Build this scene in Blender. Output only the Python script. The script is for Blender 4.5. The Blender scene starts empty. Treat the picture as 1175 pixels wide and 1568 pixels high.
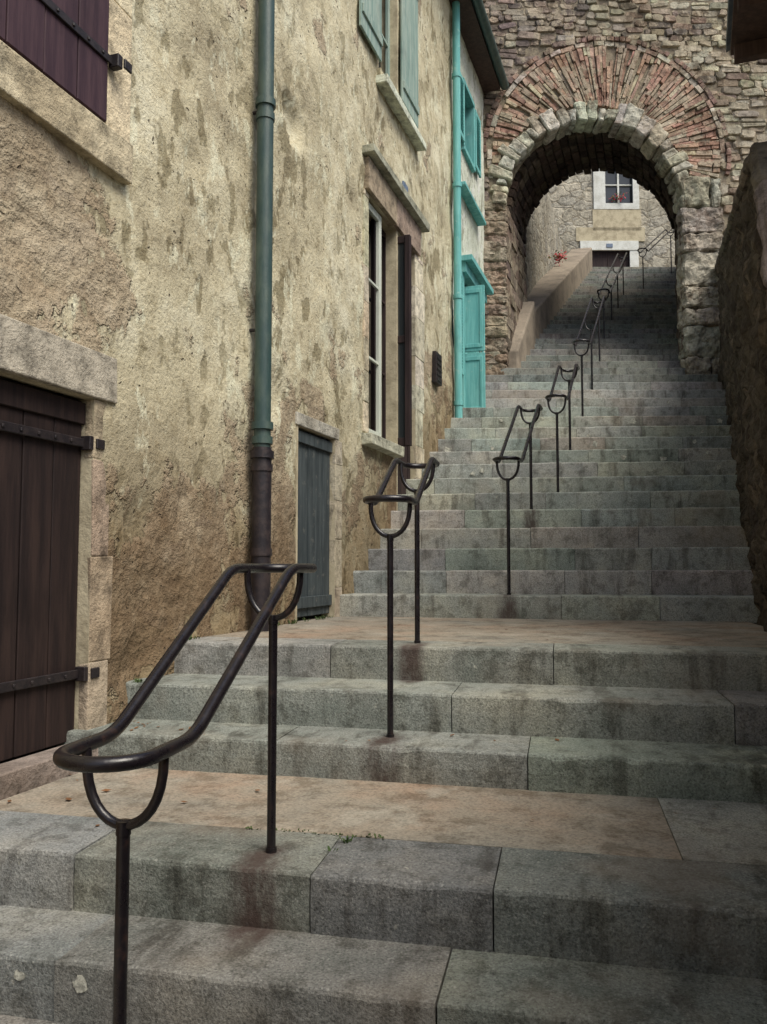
import bpy, math, random, bmesh
from mathutils import Vector, Matrix, noise
random.seed(11)
EYE=1.65
TH=math.radians(12.3); S=math.sin(TH); C=math.cos(TH)
PIT=math.asin(0.067); sp=0.067; cp=math.cos(PIT); FPX=1250.0
scene=bpy.context.scene
COL=scene.collection

# ---------------------------------------------------------------- survey maths
def lw(L,D,z): return Vector((L*C-D*S, L*S+D*C, z))
def ray(px,py):
    u=(px-587.5)/FPX; v=(784-py)/FPX; c=cp-v*sp
    return u/c,(v*cp+sp)/c
WK=0.3384; WN=math.sqrt(1+WK*WK)
def wl(px,py):
    a,t=ray(px,py); D=2.832/(WK-a); return D*WN, t*D+EYE
def sx(px,py): return wl(px,py)[0]
def zx(px,py): return wl(px,py)[1]
def W(s,o,z):             # left facade frame: s along, o outwards
    D=s/WN; L=WK*D-2.832
    return lw(L+o/WN, D-WK*o/WN, z)
RK=0.384; RN=math.sqrt(1+RK*RK)
def Rw(s,o,z):            # right wall frame, o towards the stairs
    D=s/RN; L=0.506+RK*D
    return lw(L-o/RN, D+RK*o/RN, z)
def AR(l,d,z): return lw(l,13.4+d,z)

# ---------------------------------------------------------------- node helper
class NT:
    def __init__(s,name):
        s.m=bpy.data.materials.new(name); s.m.use_nodes=True; s.t=s.m.node_tree
        s.t.nodes.clear()
        s.out=s.t.nodes.new('ShaderNodeOutputMaterial'); s.b=s.t.nodes.new('ShaderNodeBsdfPrincipled')
        s.t.links.new(s.b.outputs[0],s.out.inputs[0])
        s.tc=s.t.nodes.new('ShaderNodeTexCoord').outputs['Object']
    def put(s,node,key,val):
        if val is None: return
        inp=node.inputs[key]
        if isinstance(val,bpy.types.NodeSocket): s.t.links.new(val,inp)
        else:
            if isinstance(val,(tuple,list)) and len(val)==3 and inp.type=='RGBA': val=(*val,1)
            if inp.type=='RGBA' and isinstance(val,(int,float)): val=(val,val,val,1)
            inp.default_value=val
    def noise(s,sc,det=4,ro=.55,vec=None,dist=0):
        n=s.t.nodes.new('ShaderNodeTexNoise'); s.put(n,'Vector',vec or s.tc)
        n.inputs['Scale'].default_value=sc;n.inputs['Detail'].default_value=det
        n.inputs['Roughness'].default_value=ro;n.inputs['Distortion'].default_value=dist
        return n.outputs[0]
    def vor(s,sc,feat='F1',vec=None,out=0,rnd=1):
        n=s.t.nodes.new('ShaderNodeTexVoronoi'); n.feature=feat; s.put(n,'Vector',vec or s.tc)
        n.inputs['Scale'].default_value=sc; n.inputs['Randomness'].default_value=rnd
        return n.outputs[out]
    def scl(s,v,loc=(0,0,0),rot=(0,0,0)):
        n=s.t.nodes.new('ShaderNodeMapping'); s.put(n,0,s.tc); n.inputs['Scale'].default_value=v
        n.inputs['Location'].default_value=loc; n.inputs['Rotation'].default_value=rot
        return n.outputs[0]
    def warp(s,vec,amt,sc,det=2):
        nz=s.t.nodes.new('ShaderNodeTexNoise'); s.put(nz,'Vector',vec); nz.inputs['Scale'].default_value=sc; nz.inputs['Detail'].default_value=det
        n=s.t.nodes.new('ShaderNodeVectorMath'); n.operation='MULTIPLY_ADD'
        s.put(n,0,nz.outputs['Color']); n.inputs[1].default_value=(amt,)*3; s.put(n,2,vec)
        return n.outputs[0]
    def ramp(s,f,st):
        n=s.t.nodes.new('ShaderNodeValToRGB'); s.put(n,0,f); e=n.color_ramp.elements
        while len(e)<len(st): e.new(.5)
        for k,(p,c) in zip(e,st):
            k.position=p; k.color=(c,c,c,1) if isinstance(c,(int,float)) else (*c,1)
        return n.outputs[0]
    def mix(s,f,a,b,bl='MIX'):
        n=s.t.nodes.new('ShaderNodeMix'); n.data_type='RGBA'; n.blend_type=bl
        s.put(n,0,f); s.put(n,6,a); s.put(n,7,b); return n.outputs[2]
    def mul(s,f,a,c): return s.mix(f,a,c,'MULTIPLY')
    def bw(s,c):
        g=s.t.nodes.new('ShaderNodeRGBToBW'); s.put(g,0,c); return g.outputs[0]
    def ma(s,op,a,b=None,c=None):
        n=s.t.nodes.new('ShaderNodeMath'); n.operation=op; s.put(n,0,a); s.put(n,1,b); s.put(n,2,c); return n.outputs[0]
    def mr(s,x,a,b,c=0.,d=1.):
        n=s.t.nodes.new('ShaderNodeMapRange'); n.interpolation_type='SMOOTHSTEP'
        s.put(n,0,x)
        for i,v in enumerate((a,b,c,d)): n.inputs[i+1].default_value=v
        return n.outputs[0]
    def xyz(s):
        n=s.t.nodes.new('ShaderNodeSeparateXYZ'); s.put(n,0,s.tc); return n.outputs
    def attr(s,name='Col'):
        n=s.t.nodes.new('ShaderNodeAttribute'); n.attribute_name=name; return n.outputs['Color']
    def bump(s,h,st=.5,di=.02,nrm=None):
        n=s.t.nodes.new('ShaderNodeBump'); n.inputs['Strength'].default_value=st
        n.inputs['Distance'].default_value=di; s.put(n,'Height',h)
        if nrm is not None: s.put(n,'Normal',nrm)
        return n.outputs[0]
    def fin(s,col,rough=.85,nrm=None,metal=0,spec=.3):
        s.put(s.b,'Base Color',col); s.put(s.b,'Roughness',rough); s.put(s.b,'Metallic',metal)
        s.b.inputs['Specular IOR Level'].default_value=spec
        if nrm is not None: s.put(s.b,'Normal',nrm)
        return s.m

def stair_ground(n):
    x,y,z=n.xyz()
    g=n.ma('MULTIPLY',n.ma('MAXIMUM',n.ma('SUBTRACT',y,6.9),0.),.52)
    return n.ma('SUBTRACT',n.ma('SUBTRACT',z,1.0),g)

def m_plaster(name,c0,c1,c2,peel=.60,grime=1.,zones=()):
    n=NT(name)
    big=n.noise(.75,3,.6); mid=n.noise(3.6,5,.66); fine=n.noise(42,3,.75); med=n.noise(12,4,.70)
    f=n.ma('ADD',n.ma('MULTIPLY',big,.55),n.ma('MULTIPLY',mid,.45))
    col=n.ramp(f,[(.36,c0),(.5,c1),(.62,c2)])
    drip=n.noise(1.,4,.6,vec=n.scl((2.6,2.6,.45)))
    col=n.mul(n.mr(drip,.50,.72,0,.50),col,(.60,.58,.54))
    # discrete olive-grey dapples where the lime wash has gone
    v1=n.scl((5.2,5.2,3.2),(3,1,7),(.25,.2,.1))
    blm=n.mr(n.noise(1.,3,.60,vec=v1),.548,.61)
    zone=n.mr(n.noise(.55,2,.5),.34,.55,.45,1.)
    col=n.mul(n.ma('MULTIPLY',n.ma('MULTIPLY',blm,zone),.88),col,(.50,.48,.43))
    sc=n.noise(1.,5,.7,vec=n.scl((5,5,2.6),(9,2,5),(.5,.4,0)))
    col=n.mix(n.mr(sc,.55,.62,0,.6),col,tuple(min(.76,k*1.16) for k in c2))
    col=n.mul(n.mr(fine,.44,.68,0,.42),col,(.58,.54,.46))
    col=n.mul(n.mr(med,.52,.66,0,.45),col,(.62,.57,.50))
    # render lost: rubble core shows
    h=stair_ground(n)
    low=n.ma('SUBTRACT',1.,n.mr(h,0.,2.7))
    pn=n.ma('ADD',n.noise(1.5,6,.66),n.ma('MULTIPLY',low,.12*grime))
    if zones:
        x,y,z=n.xyz(); o0=lw(-2.832,0,0); dr=lw(WK/WN,1/WN,0)
        s_=n.ma('ADD',n.ma('MULTIPLY',n.ma('SUBTRACT',x,o0.x),dr.x),n.ma('MULTIPLY',n.ma('SUBTRACT',y,o0.y),dr.y))
        for (zs,zz,rs,rz,am) in zones:
            a=n.ma('DIVIDE',n.ma('SUBTRACT',s_,zs),rs); b=n.ma('DIVIDE',n.ma('SUBTRACT',z,zz),rz)
            q=n.ma('ADD',n.ma('MULTIPLY',a,a),n.ma('MULTIPLY',b,b))
            pn=n.ma('ADD',pn,n.mr(q,.1,1.3,am,0.))
    pm=n.mr(pn,peel,peel+.02)
    vv=n.warp(n.scl((1,1,1.5)),.45,3.)
    g=n.bw(n.vor(6.,'F1',vv,1))
    rub=n.ramp(g,[(.1,(.20,.145,.10)),(.4,(.34,.26,.175)),(.65,(.42,.345,.24)),(.95,(.27,.21,.165))])
    rub=n.mix(.6,rub,n.ramp(med,[(.32,(.15,.11,.075)),(.53,(.35,.28,.195)),(.70,(.54,.47,.35))]))
    col=n.mix(n.ma('MULTIPLY',pm,.82),col,rub)
    edge=n.ma('MULTIPLY',n.mr(pn,peel-.015,peel),n.ma('SUBTRACT',1.,n.mr(pn,peel,peel+.012)))
    col=n.mix(n.ma('MULTIPLY',edge,.4),col,(.12,.095,.07))
    dn=n.ma('ADD',low,n.ma('MULTIPLY',n.ma('SUBTRACT',mid,.5),1.2))
    col=n.mul(n.mr(dn,.25,1.05,0,.88*grime),col,(.43,.35,.285))
    pits=n.vor(15,'F1',n.warp(n.tc,.14,7))
    pf=n.ma('MULTIPLY',n.ma('SUBTRACT',1.,n.mr(pits,.08,.17)),n.mr(n.noise(4,2,.5),.50,.58))
    col=n.mix(n.ma('MULTIPLY',pf,.75),col,(.09,.07,.05))
    hh=n.ma('ADD',n.ma('MULTIPLY',mid,.55),n.ma('MULTIPLY',med,n.ma('ADD',n.ma('MULTIPLY',pm,.55),.32)))
    hh=n.ma('ADD',hh,n.ma('MULTIPLY',fine,.20))
    hh=n.ma('SUBTRACT',hh,n.ma('MULTIPLY',pm,.35))
    hh=n.ma('SUBTRACT',hh,n.ma('MULTIPLY',pf,.35))
    hh=n.ma('SUBTRACT',hh,n.ma('MULTIPLY',blm,.07))
    hh=n.ma('ADD',hh,n.ma('MULTIPLY',n.ma('MULTIPLY',g,pm),.45))
    return n.fin(col,.92,n.bump(hh,1.,.042),spec=.15)

def m_granite(name,posts):
    n=NT(name); x,y,z=n.xyz()
    a=n.attr()
    sp1=n.noise(110,2,.85); m1=n.noise(1.8,4,.65); m2=n.noise(9,5,.75)
    g=n.bw(n.vor(170,'F1',None,1))
    col=n.mul(1.,a,n.ramp(m1,[(.32,(.72,.76,.74)),(.5,(1,1,.98)),(.68,(1.25,1.19,1.08))]))
    col=n.mul(1.,col,n.ramp(sp1,[(.36,.64),(.5,1.),(.64,1.28)]))
    col=n.mix(n.mr(g,.76,.92,0,.35),col,(.48,.48,.44))
    col=n.mix(n.ma('SUBTRACT',1.,n.mr(g,.10,.22,.5,1.)),col,(.04,.042,.04))
    col=n.mul(n.mr(m2,.49,.64,0,.80),col,(.50,.49,.47))
    dr=n.noise(1.,4,.7,vec=n.scl((7,2,1.2)))
    col=n.mul(n.mr(dr,.50,.68,0,.80),col,(.42,.40,.38))
    col=n.mix(n.mr(n.noise(.9,4,.65,vec=n.scl((1,1,1),(5,4,2))),.52,.68,0,.35),col,(.25,.20,.15))
    lv=n.vor(13,'F1',n.warp(n.tc,.1,14)); lm=n.ma('SUBTRACT',1.,n.mr(lv,.06,.13))
    lm=n.ma('MULTIPLY',lm,n.mr(n.noise(1.9,2,.5),.5,.6))
    col=n.mix(n.ma('MULTIPLY',lm,.5),col,(.48,.47,.40))
    rn=n.noise(1.,4,.7,vec=n.scl((14,9,4)))
    for (px_,py_) in posts:
        mx=n.ma('ABSOLUTE',n.ma('SUBTRACT',x,px_)); my=n.ma('ABSOLUTE',n.ma('SUBTRACT',y,py_-.12))
        mk=n.ma('MULTIPLY',n.ma('SUBTRACT',1.,n.mr(mx,.0,.15)),n.ma('SUBTRACT',1.,n.mr(my,.05,.32)))
        mk=n.mr(n.ma('MULTIPLY',mk,n.ma('ADD',n.ma('MULTIPLY',rn,1.8),-.25)),.05,.75)
        col=n.mix(n.ma('MULTIPLY',mk,.85),col,(.055,.032,.027))
    h=n.ma('ADD',n.ma('MULTIPLY',m2,.7),n.ma('MULTIPLY',sp1,.22))
    return n.fin(col,.78,n.bump(h,.9,.013),spec=.32)

def m_attr(name,bs=.02,rough=.9,dark=.5,sc=9.,smear=None,amt=.6,tone=1.):
    n=NT(name); a=n.attr(); m=n.noise(sc,5,.72); f=n.noise(55,3,.75); b=n.noise(1.4,4,.6)
    col=n.mul(1.,a,n.ramp(m,[(.32,.42*tone),(.5,1.*tone),(.66,1.32*tone)]))
    h=n.ma('ADD',m,n.ma('MULTIPLY',f,.3))
    if smear:
        sm=n.mr(n.noise(3.1,5,.72),.51,.59)
        col=n.mix(n.ma('MULTIPLY',sm,amt),col,n.mul(1.,n.ramp(m,[(.35,.6),(.6,1.1)]),smear))
        sm2=n.mr(n.noise(2.3,5,.75,vec=n.scl((1,1,1),(4,8,1))),.53,.61)
        col=n.mul(n.ma('MULTIPLY',sm2,.8),col,(.40,.35,.32))
        h=n.ma('ADD',h,n.ma('MULTIPLY',sm,.25))
    col=n.mul(n.mr(b,.48,.66,0,dark),col,(.45,.40,.35))
    col=n.mul(n.mr(f,.5,.72,0,.45),col,(.42,.38,.35))
    return n.fin(col,rough,n.bump(h,1.,bs),spec=.2)

def m_simple(name,c,c2,sc=6.,rough=.7,bs=.004,spec=.3,thr=(.4,.65),vec=None,metal=0):
    n=NT(name); v=n.scl(vec) if vec else None
    m=n.noise(sc,5,.68,vec=v); f=n.noise(sc*7,3,.7,vec=v)
    col=n.mix(n.mr(m,*thr),c,c2)
    col=n.mul(n.mr(f,.45,.75,0,.35),col,(.5,.5,.5))
    return n.fin(col,rough,n.bump(n.ma('ADD',m,n.ma('MULTIPLY',f,.4)),.8,bs),spec=spec,metal=metal)

def m_paving():
    n=NT('tan_paving'); b=n.noise(1.1,4,.65); m=n.noise(6,5,.72); f=n.noise(75,3,.8)
    col=n.ramp(b,[(.34,(.25,.24,.205)),(.5,(.305,.265,.21)),(.64,(.335,.255,.19))])
    col=n.mul(n.mr(m,.46,.64,0,.85),col,(.58,.55,.52))
    col=n.mix(n.mr(n.noise(2.2,4,.7,vec=n.scl((1,1,1),(7,7,0))),.54,.62,0,.4),col,(.40,.38,.32))
    col=n.mul(1.,col,n.ramp(f,[(.36,.7),(.5,1.),(.66,1.22)]))
    ce=n.vor(.8,'DISTANCE_TO_EDGE',n.warp(n.tc,.45,2.8,5),0)
    cr=n.ma('MULTIPLY',n.ma('SUBTRACT',1.,n.mr(ce,.0,.0045)),n.mr(n.noise(1.7,2,.5),.5,.6))
    col=n.mix(n.ma('MULTIPLY',cr,.55),col,(.09,.075,.06))
    return n.fin(col,.92,n.bump(n.ma('ADD',m,n.ma('MULTIPLY',f,.4)),.8,.007),spec=.2)

def m_metal():
    n=NT('dark_painted_steel'); m=n.noise(14,4,.7); f=n.noise(90,3,.6)
    col=n.mix(n.mr(m,.56,.74),(.009,.007,.009),(.034,.018,.015))
    return n.fin(col,n.mr(m,.35,.7,.24,.40),n.bump(f,.3,.0015),spec=.55)

def m_rubble(name,cs,sc=3.2,dark=.4,flat=1.6,b_=.045):
    n=NT(name); vv=n.warp(n.scl((1,1,flat)),.5,2.4,4)
    g=n.bw(n.vor(sc,'F1',vv,1)); ve=n.vor(sc,'DISTANCE_TO_EDGE',vv,0)
    st=[(i/(len(cs)-1)*.7+.15,c) for i,c in enumerate(cs)]
    col=n.ramp(g,st)
    m=n.noise(7,5,.75); f=n.noise(45,3,.75); b=n.noise(.8,4,.6)
    col=n.mul(n.ma('SUBTRACT',1.,n.mr(ve,.0,.07,.3,1.)),col,(.62,.58,.52))
    col=n.mul(1.,col,n.ramp(m,[(.32,.45),(.5,1.),(.66,1.35)]))
    col=n.mul(n.mr(b,.45,.62,0,dark),col,(.42,.40,.35))
    h=n.ma('ADD',n.ma('MULTIPLY',n.mr(ve,0,.12),.4),n.ma('ADD',n.ma('MULTIPLY',m,1.4),n.ma('MULTIPLY',f,.3)))
    return n.fin(col,.93,n.bump(h,1.,b_),spec=.15)

def m_planks(name,c,c2,wear=None):
    n=NT(name); m=n.noise(1.,5,.72,vec=n.scl((18,18,1.3))); b=n.noise(3,4,.6)
    col=n.mix(n.mr(m,.35,.7),c,c2)
    col=n.mul(n.mr(b,.5,.7,0,.5),col,(.6,.6,.6))
    if wear: col=n.mix(n.mr(n.noise(9,5,.75),.58,.68,0,.7),col,wear)
    return n.fin(col,.7,n.bump(m,.7,.006),spec=.25)

MAT={}
RAILS=[
 (-.965,1.70,-.406,-.965,2.66,-.005,0),
 (-.80,3.82,.315,-.81,4.62,.605,0),
 (-.45,7.16,.93,-.30,8.55,1.66,0),
 (-.03,9.22,1.88,.12,10.2,2.46,0),
 (.31,11.5,3.10,.69,14.4,4.65,1),
 (.86,16.0,5.30,1.57,20.4,7.65,2),
 (2.14,21.4,8.1,3.2,24.2,9.7,0)]
posts=[(r[0],r[1]) for r in RAILS[1:3]]+[(r[3],r[4]) for r in RAILS[:3]]
zn=[(*wl(70,360),.75,.75,.17),(*wl(215,830),.8,.7,.10),(*wl(410,820),.5,.9,.12),(*wl(470,640),.5,.35,.10),(*wl(480,600),.3,.25,.12),
    (*wl(300,200),.9,1.3,-.14),(*wl(470,330),1.3,1.2,-.10),(*wl(260,520),.7,.6,-.06)]
MAT['plaster']=m_plaster('ochre_plaster',(.39,.345,.24),(.575,.525,.37),(.69,.66,.505),zones=zn)
MAT['plaster_pale']=m_plaster('pale_plaster',(.50,.53,.45),(.64,.68,.58),(.72,.75,.67),peel=.68,grime=.6)
MAT['granite']=m_granite('granite',posts)
MAT['stone']=m_attr('cut_stone',.022)
MAT['vstone']=m_attr('arch_stone',.03,smear=(.40,.36,.28),amt=.6)
MAT['brick']=m_attr('old_brick',.024,dark=.45,smear=(.44,.38,.285),amt=.8,tone=.92)
MAT['vault']=m_attr('dark_vault_brick',.03,dark=.7,smear=(.075,.06,.05),amt=.6,tone=.32)  # vault brick: tone and smear colour set far darker than the face brick
MAT['trim']=m_simple('limestone_trim',(.54,.48,.34),(.38,.33,.23),5,.9,.012,.15)
MAT['paving']=m_paving()
MAT['metal']=m_metal()
MAT['iron']=m_simple('black_iron',(.014,.011,.013),(.03,.023,.023),20,.5,.003,.4)
MAT['door']=m_planks('dark_door_wood',(.015,.0095,.0095),(.036,.022,.019))
MAT['shutter']=m_planks('plum_shutter_wood',(.040,.021,.031),(.075,.042,.051))
MAT['greydoor']=m_planks('grey_painted_wood',(.040,.052,.058),(.085,.103,.108),(.17,.17,.155))
MAT['teal']=m_planks('turquoise_paint',(.12,.38,.375),(.21,.52,.50),(.33,.52,.48))
MAT['tealgrey']=m_planks('sage_paint',(.20,.30,.27),(.38,.46,.40))
MAT['cream']=m_planks('cream_paint',(.52,.56,.49),(.66,.69,.60))
MAT['brown']=m_planks('brown_frame',(.020,.013,.014),(.045,.029,.028))
MAT['pipe']=m_simple('green_zinc',(.034,.068,.066),(.07,.105,.09),9,.45,.003,.45,vec=(1,1,.3))
MAT['castiron']=m_simple('cast_iron',(.020,.017,.021),(.045,.034,.034),14,.45,.004,.4)
MAT['glass']=NT('window_glass').fin((.03,.036,.04),.08,spec=.7)
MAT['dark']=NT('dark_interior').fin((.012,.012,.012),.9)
MAT['slate']=m_simple('slate_roof',(.09,.11,.12),(.15,.16,.16),5,.7,.01)
MAT['eave']=m_planks('eave_boards',(.05,.032,.027),(.09,.057,.047))
MAT['mortar']=m_simple('old_mortar',(.32,.275,.20),(.17,.14,.11),7,.95,.03,.1)
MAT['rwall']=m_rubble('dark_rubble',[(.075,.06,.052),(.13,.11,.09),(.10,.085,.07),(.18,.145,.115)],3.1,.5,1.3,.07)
MAT['farwall']=m_rubble('pale_rubble',[(.38,.35,.28),(.47,.44,.36),(.35,.335,.29),(.50,.46,.37)],2.2,.35,1.4)
MAT['tanrender']=m_simple('tan_render',(.30,.255,.20),(.20,.17,.135),2.4,.9,.015,.15)
MAT['white']=m_simple('white_paint',(.70,.72,.68),(.55,.56,.51),4,.8,.003)
MAT['red']=m_simple('red_petals',(.5,.03,.05),(.35,.02,.03),20,.7,.002)
MAT['leaf']=m_simple('green_leaves',(.05,.09,.025),(.09,.12,.04),20,.7,.002)
MAT['ground']=m_simple('ground_earth',(.12,.10,.075),(.16,.14,.11),1.2,.95,.02)
MAT['dryleaf']=m_simple('dry_leaves',(.22,.10,.04),(.13,.07,.035),20,.8,.002)
MAT['lichen']=m_simple('lichen_white',(.60,.60,.52),(.30,.30,.26),45,.95,.002,thr=(.42,.6))
MAT['sign']=m_simple('blue_enamel',(.12,.17,.26),(.2,.25,.33),30,.4,.001)

# ---------------------------------------------------------------- mesh helper
ROUGH=bpy.data.textures.new('weathering','CLOUDS'); ROUGH.noise_scale=.16; ROUGH.noise_depth=4
class MB:
    def __init__(s): s.v=[];s.f=[];s.c=[]
    def hexa(s,P,c=(.5,.5,.5)):
        b=len(s.v); s.v+=[Vector(p) for p in P]
        for f in ((0,3,2,1),(4,5,6,7),(0,1,5,4),(1,2,6,5),(2,3,7,6),(3,0,4,7)):
            s.f.append(tuple(b+i for i in f)); s.c.append(c)
    def box(s,fr,a0,a1,b0,b1,c0,c1,c=(.5,.5,.5),j=0):
        r=lambda: random.uniform(-j,j) if j else 0
        s.hexa([fr(a+r(),b+r(),q+r()) for q in (c0,c1) for a,b in ((a0,b0),(a1,b0),(a1,b1),(a0,b1))],c)
    def face(s,P,c=(.5,.5,.5)):
        b=len(s.v); s.v+=[Vector(p) for p in P]; s.f.append(tuple(range(b,b+len(P)))); s.c.append(c)
    def fin(s,name,mat,parent=None,bevel=0,smooth=False,seg=1,rough=0,lev=2):
        me=bpy.data.meshes.new(name); me.from_pydata([tuple(v) for v in s.v],[],s.f)
        ca=me.color_attributes.new('Col','FLOAT_COLOR','CORNER')
        d=[]
        for f,c in zip(s.f,s.c): d+=list((*c,1.))*len(f)
        ca.data.foreach_set('color',d)
        bm=bmesh.new(); bm.from_mesh(me); bmesh.ops.recalc_face_normals(bm,faces=bm.faces); bm.to_mesh(me); bm.free()
        me.materials.append(MAT[mat])
        if smooth: me.polygons.foreach_set('use_smooth',[True]*len(me.polygons))
        ob=bpy.data.objects.new(name,me); COL.objects.link(ob)
        if parent: ob.parent=parent
        if bevel:
            m=ob.modifiers.new('bevel','BEVEL'); m.width=bevel; m.segments=seg; m.limit_method='ANGLE'; m.angle_limit=.6
        if rough:
            m=ob.modifiers.new('sub','SUBSURF'); m.subdivision_type='SIMPLE'; m.levels=lev; m.render_levels=lev
            m=ob.modifiers.new('worn','DISPLACE'); m.texture=ROUGH; m.strength=rough; m.mid_level=.5; m.texture_coords='LOCAL'
        return ob
def empty(name):
    e=bpy.data.objects.new(name,None); COL.objects.link(e); e.empty_display_size=.2; return e
def tube(name,pts,r,mat,parent,cyclic=False,res=5):
    cu=bpy.data.curves.new(name,'CURVE'); cu.dimensions='3D'; cu.bevel_depth=r; cu.bevel_resolution=res; cu.use_fill_caps=True
    sp_=cu.splines.new('POLY'); sp_.points.add(len(pts)-1)
    for p,q in zip(sp_.points,pts): p.co=(*q,1)
    sp_.use_cyclic_u=cyclic; sp_.use_smooth=True
    cu.materials.append(MAT[mat]); ob=bpy.data.objects.new(name,cu); COL.objects.link(ob); ob.parent=parent; return ob
def vary(c,a=.12):
    k=1+random.uniform(-a,a); return tuple(max(.01,q*k*(1+random.uniform(-.05,.05))) for q in c)

# ---------------------------------------------------------------- stairs
STEPS=[(1.55,-1.48),(1.87,-1.31),(2.19,-1.136),(2.50,-.95),(3.61,-.798),(3.975,-.616),(4.40,-.431)]
NS=45
STEPS+=[(6.96+.395*n,-.24+.208*n) for n in range(NS)]
XC=.1
def kk(Y): return max(0,min(1,(Y-7)/5.5))*.215
def xl(Y):
    D=(Y+2.832*S)/(C+WK*S); L=WK*D-2.832; a=L*C-D*S
    if Y>13.2: a=-.95+(Y-13.2)*(1.79/11.)
    return a
def xr(Y):
    D=(Y-.506*S)/(C+RK*S); L=.506+RK*D; a=L*C-D*S
    if Y>14.3: a=2.66+(Y-14.3)*.1
    return a
def ynose(i,X): Y=STEPS[i][0]; return Y+kk(Y)*(X-XC)
def stair_z(X,Y):
    z=-1.65
    for i,(y,zz) in enumerate(STEPS):
        if ynose(i,X)<=Y: z=zz
    return z+EYE
stair=empty('stone_staircase')
seams={2:[-1.45,-.337,.9],3:[-1.6,-.779,-.213,1.0],4:[-1.3,-.155,1.1],5:[-.53,.75],6:[-1.26,-.05,1.35]}
near=MB(); core=MB(); pave=MB()
for i,(Y,z) in enumerate(STEPS):
    zp=STEPS[i-1][1] if i else -1.65
    h=z-zp+.012; Yn=STEPS[i+1][0] if i+1<len(STEPS) else 29.
    tread=Yn-Y; d=min(tread+.04,.37 if tread>.8 else .50); k=kk(Y)
    x0=xl(Y)-.12; x1=xr(Y+.2)+.25
    if Y>13: x1=xr(Y)+.5; x0-=.15
    cuts=list(seams.get(i,[]))
    if not cuts:
        x=x0+random.uniform(.35,1.0)
        while x<x1-.4: cuts.append(x); x+=random.uniform(.6,1.25)
    ed=[x0]+[c for c in cuts if x0<c<x1]+[x1]
    zw=z+EYE
    dx=.03 if Y<5 else (.08 if Y<11 else .35)
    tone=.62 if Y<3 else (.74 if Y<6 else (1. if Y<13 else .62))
    for a,b in zip(ed[:-1],ed[1:]):
        a+=.0025;b-=.0025
        jy=random.uniform(-.006,.006); jz=random.uniform(-.004,.003); tilt=random.uniform(-.003,.003)
        base=random.choice([(.325,.345,.325),(.355,.37,.345),(.29,.31,.295),(.37,.375,.345),(.335,.355,.33)])
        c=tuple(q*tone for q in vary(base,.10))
        n=max(1,int((b-a)/dx)); r=.013
        prev=None
        for q in range(n+1):
            X=a+(b-a)*q/n
            yy=Y+k*(X-XC)+jy
            n1=noise.noise(Vector((X*4,i*3.7,1.)))*.006+noise.noise(Vector((X*19,i*3.7,5.)))*.003
            n2=noise.noise(Vector((X*5,i*2.1,9.)))*.004+tilt*(X-a)
            n3=max(0,noise.noise(Vector((X*9,i*5.1,3.)))-.28)*.05
            endr=.008 if q in(0,n) else 0
            prof=[(0+n1*.6+.004,-h),(n1-.002,-h*.5),(0+n1,-r-n3*.6),(.3*r+n1+n3*.3,-.3*r+n2-n3*.3),(r+n1+n3*.7,n2-endr*.6),(d*.5,n2*.8-endr*.4),(d,0),(d,-h)]
            ring=[Vector((X,yy+p,zw+jz+w)) for p,w in prof]
            bi=len(near.v); near.v+=ring
            m=len(ring)
            if prev is not None:
                for t in range(m):
                    near.f.append((prev+t,prev+(t+1)%m,bi+(t+1)%m,bi+t)); near.c.append(c)
            if q in (0,n):
                near.f.append(tuple(range(bi,bi+m))); near.c.append(c)
            prev=bi
    def fr(x,y,zq,Y=Y,k=k): return Vector((x,Y+k*(x-XC)+y,zq))
    if tread>.8:
        core.box(fr,x0,x1,.05,tread+.2,0,zw-.03,(.1,.1,.09))
        pave.box(fr,x0,x1 if i!=3 else .37,d+.004,tread+.1,zw-.03,zw-.003)
        if i==3: near.box(fr,.373,x1,d+.004,tread+.1,zw-.03,zw-.001,(.33,.34,.31))
    else:
        core.box(fr,x0,x1,.05,tread+.3,max(0,zw-1.2) ,zw-.03,(.06,.06,.055))
near.fin('granite_steps','granite',stair)
core.fin('stair_core','granite',stair)
pave.fin('landing_paving','paving',stair)
li=MB()
def blob(x,i,zc,r):
    y=ynose(i,x)-.013; z0=STEPS[i][1]+EYE-zc
    P=[]
    for t in range(13):
        a=t/13*math.tau; rr=r*random.uniform(.6,1.2); P.append((x+math.cos(a)*rr,y,z0+math.sin(a)*rr*.9))
    li.face(P)
blob(-1.36,2,.055,.027); blob(-1.56,2,.05,.018)
for i,n_ in ((14,3),(15,3),(16,4),(17,3),(18,3),(20,3)):
    for q in range(n_): blob(random.uniform(xl(STEPS[i][0])+.1,xr(STEPS[i][0])-.1),i,random.uniform(.04,.15),random.uniform(.02,.05))
li.fin('lichen_spots','lichen',stair)

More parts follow.
